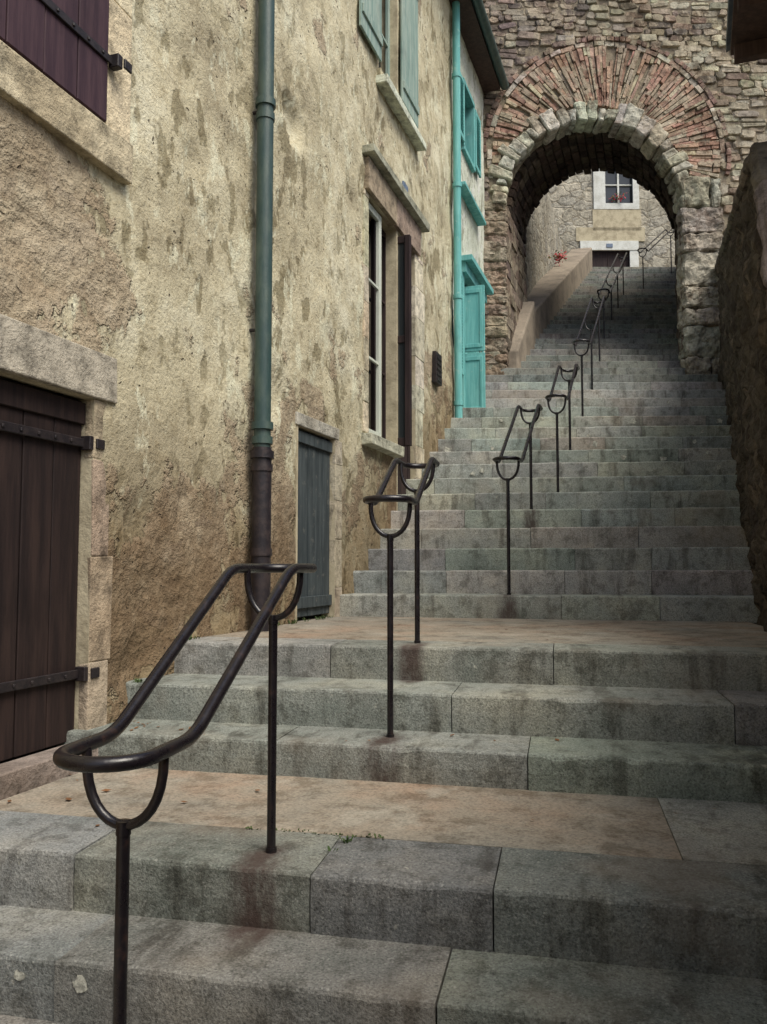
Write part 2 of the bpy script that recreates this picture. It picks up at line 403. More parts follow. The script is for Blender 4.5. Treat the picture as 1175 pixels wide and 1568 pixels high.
# ---------------------------------------------------------------- handrails
def handrail(R):
    x0,y0,z0,x1,y1,z1,nmid=R
    z0+=EYE; z1+=EYE
    e=empty('handrail')
    p0=Vector((x0,y0,0)); p1=Vector((x1,y1,0)); d=(p1-p0).normalized(); q=Vector((d.y,-d.x,0)); w=.103
    def P(base,al,la,z): v=base+d*al+q*la; return Vector((v.x,v.y,z))
    def bend(A,B,Cc,n=5):
        out=[]
        for t in range(n+1):
            t/=n; out.append(A*(1-t)**2+B*2*t*(1-t)+Cc*t*t)
        return out
    def side(la):
        s0=P(p0,.13,la,z0); s1=P(p1,-.12,la,z1); u=(s1-s0).normalized()
        a=bend(P(p0,.07,la,z0),s0,s0+u*.06); b=bend(s1-u*.06,s1,P(p1,-.06,la,z1))
        return a+b
    pts=side(-w)
    N=14
    for t in range(N+1):
        a=math.pi*t/N; pts.append(P(p1,.10+math.sin(a)*w,-math.cos(a)*w,z1))
    pts+=list(reversed(side(w)))
    for t in range(N+1):
        a=math.pi*t/N; pts.append(P(p0,-.06-math.sin(a)*w*.95,math.cos(a)*w,z0))
    tube('rail_loop',pts,.0165,'metal',e,True,8)
    def fork(b,z):
        f=[]
        for t in range(17):
            a=math.pi*t/16; f.append(P(b,0,-math.cos(a)*w*.93,z-.005-math.sin(a)**.8*.165))
        tube('rail_cradle',f,.0115,'metal',e)
        zb=stair_z(b.x,b.y)-.012
        tube('post',[(b.x,b.y,zb),(b.x,b.y,z-.165)],.015,'metal',e)
        tube('post_collar',[(b.x,b.y,z-.19),(b.x,b.y,z-.16)],.017,'metal',e)
        tube('post_foot',[(b.x,b.y,zb),(b.x,b.y,zb+.025)],.019,'metal',e)
    fork(p0,z0); fork(p1,z1)
    for m in range(nmid):
        t=(m+1)/(nmid+1); fork(p0.lerp(p1,t),z0+(z1-z0)*t-.01)
for R in RAILS: handrail(R)

# ---------------------------------------------------------------- left house
house=empty('ochre_stone_house')
ZE=9.85
S_SPLIT=11.88
d1=(3.08,sx(138,860)); d1z=(.55,zx(148,612))
w1=(2.7,sx(163,90)); w1z=(zx(158,190)-.02,6.1)
gd=(6.73,7.50); gdz=(1.1,zx(485,662))
mw=(8.36,9.30); md=(9.30,9.98); mz=5.36
uw=(8.66,9.30); uz=(6.84,8.75)
openings=[(d1[0],d1[1],d1z[0],d1z[1]),(w1[0],w1[1],w1z[0],w1z[1]),(gd[0],gd[1],gdz[0],gdz[1]),
 (mw[0],mw[1],2.93,mz),(md[0],md[1],2.2,mz),(uw[0],uw[1],uz[0],uz[1])]
teal_open=[(12.35,13.15,3.6,6.0),(12.5,13.15,7.95,8.9)]
def grid(name,s0,s1,z0,z1,ops,mat,step=.07,fr=W,parent=None,amp=.02,seed=0.,holes=()):
    def axis(a,b,keys):
        ks=sorted(set([a,b]+[k for k in keys if a<k<b])); out=[]
        for p,q in zip(ks[:-1],ks[1:]):
            n=max(1,round((q-p)/step)); out+=[p+(q-p)*t/n for t in range(n)]
        return out+[b]
    A=axis(s0,s1,[k for o in ops for k in o[:2]]); Z=axis(z0,z1,[k for o in ops for k in o[2:]])
    mb=MB()
    for s in A:
        for z in Z:
            f=min([1]+[max(0,max(o[0]-s,s-o[1],o[2]-z,z-o[3]))*6 for o in ops])
            b=noise.fractal(Vector((s*1.1,z*1.1,seed)),1.,2.,4)*amp*1.6+noise.noise(Vector((s*5,z*5,seed)))*amp*.6
            for hs,hz,hr,hd in holes:
                q=math.hypot((s-hs)*1.,z-hz)/hr+noise.noise(Vector((s*7,z*7,2)))*.5
                b-=hd*max(0,min(1,(1.1-q)*3))
            mb.v.append(fr(s,b*f,z))
    nz=len(Z)
    for i in range(len(A)-1):
        for j in range(nz-1):
            cs=(A[i]+A[i+1])/2; cz=(Z[j]+Z[j+1])/2
            if any(o[0]<cs<o[1] and o[2]<cz<o[3] for o in ops): continue
            mb.f.append((i*nz+j,(i+1)*nz+j,(i+1)*nz+j+1,i*nz+j+1)); mb.c.append((.5,.5,.5))
    return mb.fin(name,mat,parent,smooth=True)
hl=[(*wl(450,185),.17,.07),(*wl(440,160),.10,.05),(*wl(405,760),.10,.04),(*wl(215,800),.12,.03),(*wl(295,250),.09,.025),(*wl(215,1015),.14,.04),(*wl(420,600),.2,.03),(*wl(20,300),.2,.03),(*wl(60,400),.22,.025)]
grid('facade_wall',-4.,S_SPLIT,0,ZE,openings,'plaster',parent=house,holes=hl)
def reveal(mb,o,dep):
    s0,s1,z0,z1=o
    mb.box(W,s0-.03,s0,-dep,.004,z0,z1); mb.box(W,s1,s1+.03,-dep,.004,z0,z1)
    mb.box(W,s0-.03,s1+.03,-dep,.003,z1,z1+.03); mb.box(W,s0-.03,s1+.03,-dep,.003,z0-.03,z0)
rv=MB()
for o,dp in zip(openings,(.16,.2,.12,.3,.3,.25)): reveal(rv,o,dp)
rv.fin('opening_reveals','trim',house)
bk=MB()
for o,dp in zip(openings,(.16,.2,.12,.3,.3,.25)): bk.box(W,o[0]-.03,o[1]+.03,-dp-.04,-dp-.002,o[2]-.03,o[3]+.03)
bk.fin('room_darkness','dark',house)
tr=MB()
def T(s0,s1,z0,z1,o=.03,j=.007,c=(.5,.42,.28)): tr.box(W,s0,s1,-.05,o,z0,z1,vary(tuple(k*1.12 for k in c),.12),j)
T(d1[0]-.3,d1[1]+.15,d1z[1],d1z[1]+.24,.03,c=(.34,.315,.25))
z=.60
while z<d1z[1]-.02:
    h=min(random.uniform(.35,.7),d1z[1]-z); T(d1[1],d1[1]+random.uniform(.12,.17),z+.001,z+h-.001,.010,.003,c=(.33,.27,.195)); z+=h
T(d1[0]-.2,d1[1]+.25,.42,.80,.10,c=(.22,.19,.155))
T(w1[0]-.2,w1[1]+.19,w1z[0]-.22,w1z[0],.045,c=(.44,.385,.27))
z=w1z[0]
while z<6.1: h=random.uniform(.5,.8); T(w1[1],w1[1]+.20,z+.001,z+h-.001,.012,.003,c=(.54,.485,.34)); z+=h
T(gd[0]-.05,gd[1]+.08,gdz[1],gdz[1]+.1,.02,c=(.36,.34,.30))
z=1.1
while z<gdz[1]-.02: h=min(random.uniform(.3,.5),gdz[1]-z); T(gd[1],gd[1]+.16,z+.001,z+h-.001,.010,.003,c=(.42,.37,.28)); z+=h
T(mw[0]-.12,mw[0]+.80,mz,mz+.33,.05,c=(.31,.25,.185)); T(mw[0]+.81,md[1]+.12,mz,mz+.33,.05,c=(.28,.23,.175))
T(mw[0]-.18,md[1]+.22,mz+.335,mz+.42,.13,c=(.34,.33,.28))
T(mw[0]-.16,mw[1]-.05,2.82,2.93,.10,c=(.44,.42,.35))
z=2.35
while z<mz-.02: h=min(random.uniform(.28,.5),mz-z); T(md[1],md[1]+random.uniform(.25,.42),z+.001,z+h-.001,.014,.004,c=(.56,.53,.41)); z+=h
z=2.95
while z<mz-.02: h=min(random.uniform(.28,.5),mz-z); T(mw[0]-.14,mw[0],z+.001,z+h-.001,.010,.003,c=(.54,.49,.36)); z+=h
T(uw[0]-.05,10.1,6.66,6.75,.12,c=(.58,.58,.50)); T(uw[0]-.02,uw[1]+.04,6.75,uz[0],.03)
tr.fin('stone_dressings','stone',house,bevel=.007,seg=2)
dl=MB(); n=6; a=(d1[1]-d1[0])/n
for i in range(n): dl.box(W,d1[0]+i*a+.004,d1[0]+(i+1)*a-.004,-.11,-.065+random.uniform(-.003,.003),.80,d1z[1]-.01)
dl.box(W,d1[0],d1[1],-.065,-.045,d1z[1]-.13,d1z[1]-.02)
dl.fin('plank_door','door',house,bevel=.004)
def strap(mb,s0,s1,z,o):
    mb.box(W,s0,s1,o,o+.012,z-.022,z+.022); mb.box(W,s1-.01,s1+.03,o-.01,o+.05,z-.035,z+.035); mb.box(W,s1+.03,s1+.09,o+.05,o+.064,z-.025,z+.025)
    k=s0+.05
    while k<s1: mb.box(W,k,k+.016,o+.012,o+.02,z-.008,z+.008); k+=.11
ir=MB()
strap(ir,3.45,4.27,zx(100,660)-.03,-.045); strap(ir,3.45,4.27,zx(100,1038),-.045)
ir.box(W,3.62,3.66,-.065,-.03,zx(30,955),zx(30,905)); ir.box(W,3.625,3.655,-.03,.0,zx(30,925)-.01,zx(30,925)+.01)
sh=MB(); n=7; a=(w1[1]-w1[0]-.02)/n
for i in range(n): sh.box(W,w1[0]+i*a+.003,w1[0]+(i+1)*a-.003,-.01,.03+random.uniform(-.002,.002),w1z[0]+.02,6.0)
sh.fin('plum_shutters','shutter',house,bevel=.004)
strap(ir,3.3,w1[1]+.0,zx(150,85),.032)
ir.fin('iron_fittings','iron',house,bevel=.003)
g=MB(); n=5; a=(gd[1]-gd[0])/n
for i in range(n): g.box(W,gd[0]+i*a+.003,gd[0]+(i+1)*a-.003,-.08,-.045+random.uniform(-.004,.004),1.25,gdz[1]-.01)
for zz in (1.32,gdz[1]-.12,): g.box(W,gd[0],gd[1],-.045,-.02,zz,zz+.09)
g.fin('grey_hatch_door','greydoor',house,bevel=.003)
def sash(mb,s0,s1,z0,z1,o,rows,t=.055,cols=1):
    mb.box(W,s0,s0+t,o-.04,o,z0,z1); mb.box(W,s1-t,s1,o-.04,o,z0,z1)
    mb.box(W,s0+t,s1-t,o-.038,o-.002,z0,z0+t); mb.box(W,s0+t,s1-t,o-.038,o-.002,z1-t,z1)
    for i in range(1,rows):
        z=z0+(z1-z0)*i/rows; mb.box(W,s0+t,s1-t,o-.03,o-.006,z-.015,z+.015)
    for i in range(1,cols):
        s=s0+(s1-s0)*i/cols; mb.box(W,s-.015,s+.015,o-.028,o-.008,z0+t,z1-t)
c=MB(); sash(c,mw[0]+.01,8.86,2.95,5.34,-.03,3,.075); c.fin('cream_casement','cream',house,bevel=.004)
b=MB(); sash(b,8.88,9.32,2.95,5.34,-.12,3,.06); sash(b,9.34,9.96,2.3,5.34,-.05,4,.09,2)
b.box(W,9.34,9.96,-.09,-.06,2.3,3.2)
for zz0,zz1 in ((2.96,3.05),(4.10,4.18),(5.22,5.30)): b.box(W,9.305,9.345,-.12,.14,zz0,zz1)
b.box(W,9.30,9.35,-.12,-.07,2.96,5.3); b.box(W,9.29,9.36,.09,.15,2.96,5.3)
b.fin('brown_casement_door','brown',house,bevel=.004)
gl=MB(); gl.box(W,mw[0],9.33,-.20,-.19,2.93,5.36); gl.box(W,9.34,9.97,-.085,-.08,3.2,5.34); gl.box(W,uw[0],uw[1],-.2,-.19,uz[0],uz[1]); gl.box(W,9.32,9.33,-.07,.09,3.05,5.22); gl.fin('window_panes','glass',house)
u=MB()
def louvre(mb,s0,s1,z0,z1,o):
    mb.box(W,s0,s0+.05,o,o+.035,z0,z1); mb.box(W,s1-.05,s1,o,o+.035,z0,z1)
    mb.box(W,s0+.05,s1-.05,o+.002,o+.033,z0,z0+.07); mb.box(W,s0+.05,s1-.05,o+.002,o+.033,z1-.07,z1)
    z=z0+.07
    while z<z1-.09: mb.hexa([W(p,q,r) for p,q,r in ((s0+.05,o+.002,z+.03),(s1-.05,o+.002,z+.03),(s1-.05,o+.03,z),(s0+.05,o+.03,z),(s0+.05,o+.002,z+.042),(s1-.05,o+.002,z+.042),(s1-.05,o+.03,z+.012),(s0+.05,o+.03,z+.012))]); z+=.045
def plank_shutter(mb,s0,s1,z0,z1,o):
    n=4; a=(s1-s0)/n
    for i in range(n): mb.box(W,s0+i*a+.002,s0+(i+1)*a-.002,o,o+.025,z0,z1)
    for zz in (z0+.15,z1-.25): mb.box(W,s0+.02,s1-.02,o+.025,o+.045,zz,zz+.09)
plank_shutter(u,9.34,9.98,6.88,8.72,.03); plank_shutter(u,8.0,8.62,6.88,8.72,.03)
sash(u,uw[0],uw[1],uz[0]+.01,uz[1],-.08,3,.05,1)
u.fin('sage_shutters','tealgrey',house,bevel=.003)
v=MB(); vs,vz=wl(667,565); v.box(W,vs-.14,vs+.14,-.02,.05,vz-.2,vz+.2)
for i in range(5): v.box(W,vs-.11,vs+.11,.05,.06,vz-.17+i*.07,vz-.13+i*.07)
v.fin('wall_letterbox','iron',house,bevel=.004)
v=MB(); v.box(W,9.45,9.62,.0,.035,5.86,6.0); v.fin('number_plate','sign',house,bevel=.004)
ps=5.93; pz=zx(378,690)
pipe=empty('drain_pipe')
tube('upper_pipe',[W(ps,.10,pz),W(ps,.10,ZE+.1)],.058,'pipe',pipe,res=8)
tube('cast_foot',[W(ps,.10,1.2),W(ps,.10,pz+.02)],.066,'castiron',pipe,res=8)
for zz,r,m in ((zx(385,160),.072,'pipe'),(zx(385,160)-.10,.066,'pipe'),(pz+.17,.075,'pipe'),(pz+.07,.072,'pipe'),(pz-.03,.082,'castiron'),(pz-.12,.074,'castiron'),(1.75,.074,'castiron'),(6.6,.066,'pipe'),(8.2,.07,'pipe')):
    tube('pipe_collar',[W(ps,.10,zz-.025),W(ps,.10,zz+.025)],r,m,pipe,res=8)
for zz in (zx(385,160)-.05,3.3,8.1): tube('pipe_bracket',[W(ps,-.02,zz),W(ps,.1,zz)],.012,'castiron',pipe)
m=MB()
m.hexa([W(s,o,z) for s,o,z in ((-4,.34,ZE-.12),(14.12,.34,ZE-.12),(14.12,-5,ZE+3.08),(-4,-5,ZE+3.08),(-4,.34,ZE),(14.12,.34,ZE),(14.12,-5,ZE+3.2),(-4,-5,ZE+3.2))])
m.fin('slate_roof','slate',house)
m=MB(); m.box(W,-4,14.1,-.02,.30,ZE-.17,ZE-.13); m.fin('eave_soffit','eave',house)
tube('gutter',[W(-4,.37,ZE-.1),W(14.14,.37,ZE-.1)],.07,'pipe',house)
m=MB(); m.box(W,-4.0,14.1,-5.2,-4.9,0,ZE+3); m.box(W,-4.1,-3.95,-5,-.02,0,ZE+1); m.fin('rear_walls','trim',house)
th=empty('turquoise_trim_house')
grid('pale_facade',S_SPLIT,14.12,1.5,ZE-.01,teal_open,'plaster_pale',parent=th,amp=.012,seed=4.)
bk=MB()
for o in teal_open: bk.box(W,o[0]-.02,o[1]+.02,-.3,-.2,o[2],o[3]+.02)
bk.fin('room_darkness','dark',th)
t=MB()
t.box(W,12.28,12.35,-.2,.06,3.6,6.05); t.box(W,13.15,13.23,-.2,.06,3.6,6.05)
t.box(W,12.15,13.75,-.2,.22,6.05,6.13); t.box(W,12.2,13.7,0,.12,5.9,6.05)
for (za,zb) in ((3.85,4.75),(4.78,5.75)):
    t.box(W,12.40,12.44,-.02,.34,za,zb)
    t.box(W,12.385,12.40,.02,.06,za+.05,zb-.05); t.box(W,12.385,12.40,.27,.31,za+.05,zb-.05); t.box(W,12.385,12.40,.06,.27,za+.05,za+.11); t.box(W,12.385,12.40,.06,.27,zb-.11,zb-.05)
t.box(W,12.75,13.14,-.12,-.08,3.7,5.2)
louvre(t,13.25,13.72,4.7,5.88,.03); louvre(t,12.0,12.27,4.4,5.9,.03)
t.box(W,12.1,13.6,.0,.14,7.15,7.20)
t.box(W,12.44,12.5,-.2,.05,7.9,8.95); t.box(W,13.15,13.21,-.2,.05,7.9,8.95); t.box(W,12.44,13.21,-.2,.055,7.86,7.93); t.box(W,12.44,13.21,-.2,.055,8.9,8.97)
louvre(t,12.05,12.43,7.95,8.9,.03); louvre(t,13.22,13.6,7.95,8.9,.03)
t.fin('turquoise_joinery','teal',th,bevel=.004)
dp=empty('turquoise_drain_pipe')
tube('pipe_run',[W(11.8,.09,3.4),W(11.8,.09,ZE)],.055,'teal',dp,res=8)
for zz in (3.9,5.4,7.,8.6): tube('pipe_collar',[W(11.8,.09,zz-.03),W(11.8,.09,zz+.03)],.066,'teal',dp,res=8)

# ---------------------------------------------------------------- stone arch
arch=empty('stone_archway')
LC,ZC,R0=3.53,6.08+EYE,1.48; LC2,ZC2,R2=4.2,6.21+EYE,1.46
LO,ZO,RO=3.76,6.93+EYE,1.93
TOP=13.2
bk=MB()
def strip(lc,zc,r,d):
    bk.face([AR(.4,d,0),AR(lc-r,d,0),AR(lc-r,d,TOP),AR(.4,d,TOP)])
    bk.face([AR(lc+r,d,0),AR(9.5,d,0),AR(9.5,d,TOP),AR(lc+r,d,TOP)])
    for t in range(30):
        a0=math.pi*t/30;a1=math.pi*(t+1)/30
        l0,l1=lc-r*math.cos(a0),lc-r*math.cos(a1)
        bk.face([AR(l0,d,zc+r*math.sin(a0)),AR(l1,d,zc+r*math.sin(a1)),AR(l1,d,TOP),AR(l0,d,TOP)])
strip(LC,ZC,R0+.06,-.005); strip(LC2,ZC2,R2+.06,2.)
def PA(fr_,ang,dr): 
    lc=LC+(LC2-LC)*fr_; zc=ZC+(ZC2-ZC)*fr_; r=R0+(R2-R0)*fr_+dr
    return AR(lc-r*math.cos(ang),2.*fr_,zc+r*math.sin(ang))
for t in range(30):
    a0=math.pi*t/30;a1=math.pi*(t+1)/30
    bk.face([PA(0,a0,.06),PA(0,a1,.06),PA(1,a1,.06),PA(1,a0,.06)])
for sgn in (-1,1):
    bk.face([AR(LC+sgn*(R0+.06),0,0),AR(LC+sgn*(R0+.06),0,ZC),AR(LC2+sgn*(R2+.06),2,ZC2),AR(LC2+sgn*(R2+.06),2,0)])
bk.face([AR(.4,0,TOP),AR(9.5,0,TOP),AR(9.5,2,TOP),AR(.4,2,TOP)])
bk.fin('mortar_core','mortar',arch)
fa=MB()
def irregular(mb,fr,a0,a1,b0,b1,z0,z1,c,j,rot=0):
    w=a1-a0;h=z1-z0
    cx=min(w,h)*random.uniform(.16,.46)
    o=[(a0+cx,z0),(a1-cx*random.uniform(.5,1.2),z0),(a1,z0+cx*.6),(a1,z1-cx*random.uniform(.4,.9)),(a1-cx,z1),(a0+cx*random.uniform(.5,1.2),z1),(a0,z1-cx*.6),(a0,z0+cx*random.uniform(.4,.9))]
    ca,cz=(a0+a1)/2,(z0+z1)/2; cr,sr=math.cos(rot),math.sin(rot)
    o=[(ca+(p-ca)*cr-(q-cz)*sr+random.uniform(-j,j),cz+(p-ca)*sr+(q-cz)*cr+random.uniform(-j,j)) for p,q in o]
    b=len(mb.v)
    mb.v+=[fr(p*.86+ca*.14,b0+random.uniform(-.006,.006),q*.86+cz*.14) for p,q in o]+[fr(p,b0+.025,q) for p,q in o]+[fr(p,b1,q) for p,q in o]
    mb.f.append(tuple(b+i for i in range(8))); mb.c.append(c)
    for k0 in (0,8):
        for i in range(8):
            mb.f.append((b+k0+i,b+k0+(i+1)%8,b+k0+8+(i+1)%8,b+k0+8+i)); mb.c.append(c)
z=2.4
while z<TOP:
    rowtype=noise.noise(Vector((0,0,z*.8)))
    h=random.uniform(.07,.16) if (z>8.4 or rowtype>.15) else random.uniform(.12,.26)
    l=.5+random.uniform(0,.2)
    while l<9.4:
        w=random.uniform(.08,.36) if h<.12 else random.uniform(.12,.46)
        wv=.24*noise.noise(Vector((l*.6,z*.5,1)))
        cl=l+w/2;cz=z+h/2+wv
        ins=(abs(cl-LC)<R0+.22 and cz<ZC) or math.hypot(cl-LC,cz-ZC)<R0+.25 or (math.hypot(cl-LO,cz-ZO)<RO+.12 and cz>ZC+.2)
        pier=(4.95<cl<5.75 and cz<ZC+.1)
        if not ins and not pier and random.random()>.05:
            nz=noise.noise(Vector((cl*.9,cz*.9,3)))+random.uniform(-.3,.3)
            if cl<3.6 and cz>8.2: base=random.choice([(.20,.16,.14),(.26,.205,.17),(.32,.26,.205),(.17,.14,.125),(.37,.33,.27)])
            elif nz>.12: base=random.choice([(.47,.43,.33),(.51,.47,.36),(.41,.38,.30)])
            elif nz>-.18: base=random.choice([(.37,.305,.23),(.40,.33,.245),(.32,.275,.215),(.45,.40,.30)])
            else: base=random.choice([(.24,.19,.155),(.30,.215,.17),(.21,.18,.155),(.40,.355,.28)])
            o=random.uniform(-.06,-.010); sub=1
            if h>.13 and random.random()<.4: sub=2
            for q in range(sub):
                za=z+h*q/sub; zb_=z+h*(q+1)/sub
                irregular(fa,AR,l+.002,l+w-.002,o,.1,za+.002+wv,zb_-.002+wv,vary(base,.2),.014,random.gauss(0,.06))
        l+=w
    z+=h
fa.fin('face_masonry','brick',arch)
vo=MB()
angs=[0]
while angs[-1]<math.pi-.07: angs.append(angs[-1]+random.uniform(.07,.17))
angs[-1]=math.pi
for a0,a1 in zip(angs[:-1],angs[1:]):
    ro=R0+random.uniform(.19,.38); ri=R0-.01+random.uniform(-.03,.03); o=random.uniform(-.11,-.07)
    g_=.003
    P=[]
    jit=[(random.uniform(-.03,.03),random.uniform(-.012,.012)) for _ in range(4)]
    for dd in (o,.38):
        for (r,aa),(j1,j2) in zip(((ri,a0+g_),(ri,a1-g_),(ro,a1-g_*.8),(ro,a0+g_*.8)),jit):
            P.append(AR(LC-(r+j1)*math.cos(aa+j2),dd,ZC+(r+j1)*math.sin(aa+j2)))
    vo.hexa(P,vary(random.choice([(.50,.50,.43),(.58,.57,.48),(.43,.425,.36),(.54,.50,.40)]),.12))
vo.fin('white_voussoirs','vstone',arch,bevel=.022,seg=1,rough=.07,lev=3)
br=MB()
def inner(ang):
    dx,dz=-math.cos(ang),math.sin(ang); ox,oz=LO-LC,ZO-ZC; r=R0+.27
    b_=ox*dx+oz*dz; c_=ox*ox+oz*oz-r*r; disc=b_*b_-c_
    return max(.6,-b_+math.sqrt(max(0,disc)))
ang=-.28
k=0
while ang<math.pi+.22:
    da=random.uniform(.026,.052); tone=noise.noise(Vector((k*.6,0,0)))
    r=inner(ang)-.03; skew=random.gauss(0,.006)
    while r<RO-.03:
        ln=min(random.uniform(.16,.42),RO-r)
        if RO-r-ln<.08: ln=RO-r
        q=tone+random.uniform(-.3,.3)
        if q<.16: base=random.choice([(.44,.28,.21),(.48,.325,.245),(.37,.235,.18),(.50,.37,.275)])
        else: base=random.choice([(.51,.445,.33),(.45,.385,.285),(.41,.33,.245)])
        o=random.uniform(-.075,-.03); P=[]
        jr=lambda:random.uniform(-.009,.009)
        for dd in (o,.1):
            for rr,aa in ((r+.005,ang+.003),(r+.005,ang+da-.003),(r+ln-.005,ang+da-.003+skew),(r+ln-.005,ang+.003+skew)):
                P.append(AR(LO-(rr+jr())*math.cos(aa)+jr(),dd,ZO+(rr+jr())*math.sin(aa)+jr()))
        if random.random()>.06: br.hexa(P,vary(base,.2))
        r+=ln
    ang+=da;k+=1
for (ra,rb,st_,cols) in ((RO+.008,RO+.085,.105,[(.52,.48,.39),(.46,.33,.26),(.54,.49,.41)]),(RO+.095,RO+.17,.05,[(.22,.155,.13),(.28,.19,.155),(.36,.25,.195)])):
    ang=-.2
    while ang<math.pi+.15:
        step=st_*random.uniform(.7,1.4)
        P=[]; o=-.07 if st_>.08 else -.085
        for dd in (o+random.uniform(0,.03),.1):
            for rr,aa in ((ra,ang+.004),(ra,ang+step-.004),(rb,ang+step-.004),(rb,ang+.004)):
                P.append(AR(LO-(rr+random.uniform(-.013,.013))*math.cos(aa),dd,ZO+(rr+random.uniform(-.013,.013))*math.sin(aa)))
        if random.random()>.14: br.hexa(P,vary(random.choice(cols),.2))
        ang+=step
br.fin('brick_arch_ring','brick',arch,bevel=.008)
so=MB()
NA=30; ND=8
for i in range(NA):
    off=random.random()*.5
    for j in range(-1,ND+1):
        f0=max(.19,(j+off)/ND); f1=min(1,(j+1+off)/ND)
        if f1-f0<.02: continue
        a0=math.pi*i/NA+.004;a1=math.pi*(i+1)/NA-.004; dr=random.uniform(-.05,.01)
        so.hexa([PA(f0+.004,a0,dr),PA(f1-.004,a0,dr),PA(f1-.004,a1,dr),PA(f0+.004,a1,dr),PA(f0+.004,a0,.1),PA(f1-.004,a0,.1),PA(f1-.004,a1,.1),PA(f0+.004,a1,.1)],
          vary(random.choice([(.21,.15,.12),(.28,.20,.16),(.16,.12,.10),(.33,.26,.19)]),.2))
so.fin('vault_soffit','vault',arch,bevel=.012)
so=MB()
z=2.6
while z<ZC-.01:
    h=min(random.uniform(.12,.28),ZC-z+.005)
    for sg in (-1,1):
        f=0
        while f<.999:
            f1=min(1,f+random.uniform(.12,.3)); dr=random.uniform(-.04,.0)
            def J(fq,dd): return AR(LC+(LC2-LC)*fq+sg*(R0+(R2-R0)*fq+dd),2*fq,0)
            P=[]
            for zz in (z+.003,z+h-.003):
                for fq,dd in ((f+.004,dr),(f1-.004,dr),(f1-.004,.1),(f+.004,.1)):
                    p=J(fq,dd); P.append(Vector((p.x,p.y,zz)))
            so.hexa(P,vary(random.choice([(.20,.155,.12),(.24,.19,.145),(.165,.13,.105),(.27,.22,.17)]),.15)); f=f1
    z+=h
so.fin('jamb_stones','brick',arch,bevel=.012,rough=.04,lev=2)
pr=MB(); z=3.6
while z<ZC+.05:
    h=random.uniform(.28,.6); c_=random.choice([(.43,.40,.33),(.48,.445,.355),(.38,.355,.295)])
    o=-.12+random.uniform(-.04,.02)
    if random.random()<.5: pr.box(AR,5.0,5.66,o,.2,z+.001,z+h-.001,vary(c_,.1),.025)
    else:
        m_=random.uniform(5.2,5.5)
        pr.box(AR,5.0,m_-.002,o,.2,z+.001,z+h-.001,vary(c_,.12),.022)
        pr.box(AR,m_,5.66,o-.02,.2,z+.001,z+h-.001,vary(c_,.12),.022)
    z+=h
pr.box(AR,4.93,5.74,-.3,.2,3.0,4.62,(.38,.35,.29),.04)
z=3.0
while z<ZC:
    h=random.uniform(.14,.3)
    pr.box(AR,1.6,2.06,-.05+random.uniform(-.03,.02),.2,z+.003,z+h-.003,vary(random.choice([(.28,.22,.17),(.33,.265,.20),(.24,.19,.15)]),.15),.015); z+=h
pr.fin('pier_blocks','vstone',arch,bevel=.03,seg=1,rough=.13,lev=4)
rp=MB()
def UX(Y,o,z): return Vector((xl(Y)+o,Y,z))
def ramp(Y0,Y1,z0,z1,o0,o1):
    rp.hexa([UX(Y0,o0,2),UX(Y1,o0,2),UX(Y1,o1,2),UX(Y0,o1,2),UX(Y0,o0,z0),UX(Y1,o0,z1),UX(Y1,o1,z1),UX(Y0,o1,z0)])
def sz(Y): return EYE-.24+.208*((Y+.2-6.96)/.395+.5)
ramp(13.7,15.2,sz(13.7)+.12,sz(15.2)+.65,-.3,.20); ramp(15.4,24.4,sz(15.4)+.40,sz(24.4)+.30,-.45,.14)
rp.fin('ramp_parapet','tanrender',arch,bevel=.03,seg=2)

# ---------------------------------------------------------------- beyond the arch
def seg(name,p,q,z0,z1,mat,th_=.3,parent=None):
    p=Vector(p);q=Vector(q); d=(q-p).normalized(); nn=Vector((-d.y,d.x))
    m=MB(); P=[]
    for z in (z0,z1):
        for r in (p,q,q+nn*th_,p+nn*th_): P.append((r.x,r.y,z))
    m.hexa(P); return m.fin(name,mat,parent)
def l2(L,D): v=lw(L,D,0); return (v.x,v.y)
seg('garden_wall',l2(2.6,15.42),l2(5.75,25.4),0,11.6,'farwall')
seg('retaining_wall',l2(9.9,25.4),l2(5.75,15.42),0,11.6,'farwall')
FD=25.5
far=empty('pale_rubble_house')
def FR(l,o,z): return lw(l,FD-o,z)
def fpt(px,py): a,t=ray(px,py); return a*FD,t*FD+EYE
fw=[fpt(927,312),fpt(968,264)]; fdn=[fpt(902,412),fpt(964,384)]
grid('rubble_facade',-2,16,8,17,[(fw[0][0],fw[1][0],fw[0][1],fw[1][1]+.25),(fdn[0][0],fdn[1][0],9.2,fdn[1][1])],'farwall',.25,fr=FR,parent=far,amp=.03)
m=MB(); a0,z0=fw[0];a1,z1=fw[1]; z1+=.25
m.box(FR,a0-.38,a0,0,.05,z0-.2,z1+.3);m.box(FR,a1,a1+.2,0,.05,z0-.2,z1+.3);m.box(FR,a0,a1,0,.052,z0-.2,z0)
a2,z2=fdn[0];a3,z3=fdn[1]
m.box(FR,a2-.28,a3+.28,0,.07,z3,z3+.3);m.box(FR,a2-.28,a2,0,.05,9.2,z3);m.box(FR,a3,a3+.28,0,.05,9.2,z3)
m.box(FR,(a0+a1)/2-.03,(a0+a1)/2+.03,-.1,-.05,z0,z1);m.box(FR,a0,a1,-.1,-.052,(z0+z1)/2-.02,(z0+z1)/2+.02)
m.fin('white_surrounds','white',far,bevel=.005)
m=MB(); m.box(FR,a0-.42,a1+.25,.0,.04,z0-.9,z0-.2); m.box(FR,a2-.4,a3+.5,.0,.04,z3+.3,z3+.75); m.fin('render_patches','trim',far)
m=MB(); m.box(FR,a0-.05,a1+.05,-.25,-.12,z0-.1,z1+.1); m.fin('window_pane','glass',far)
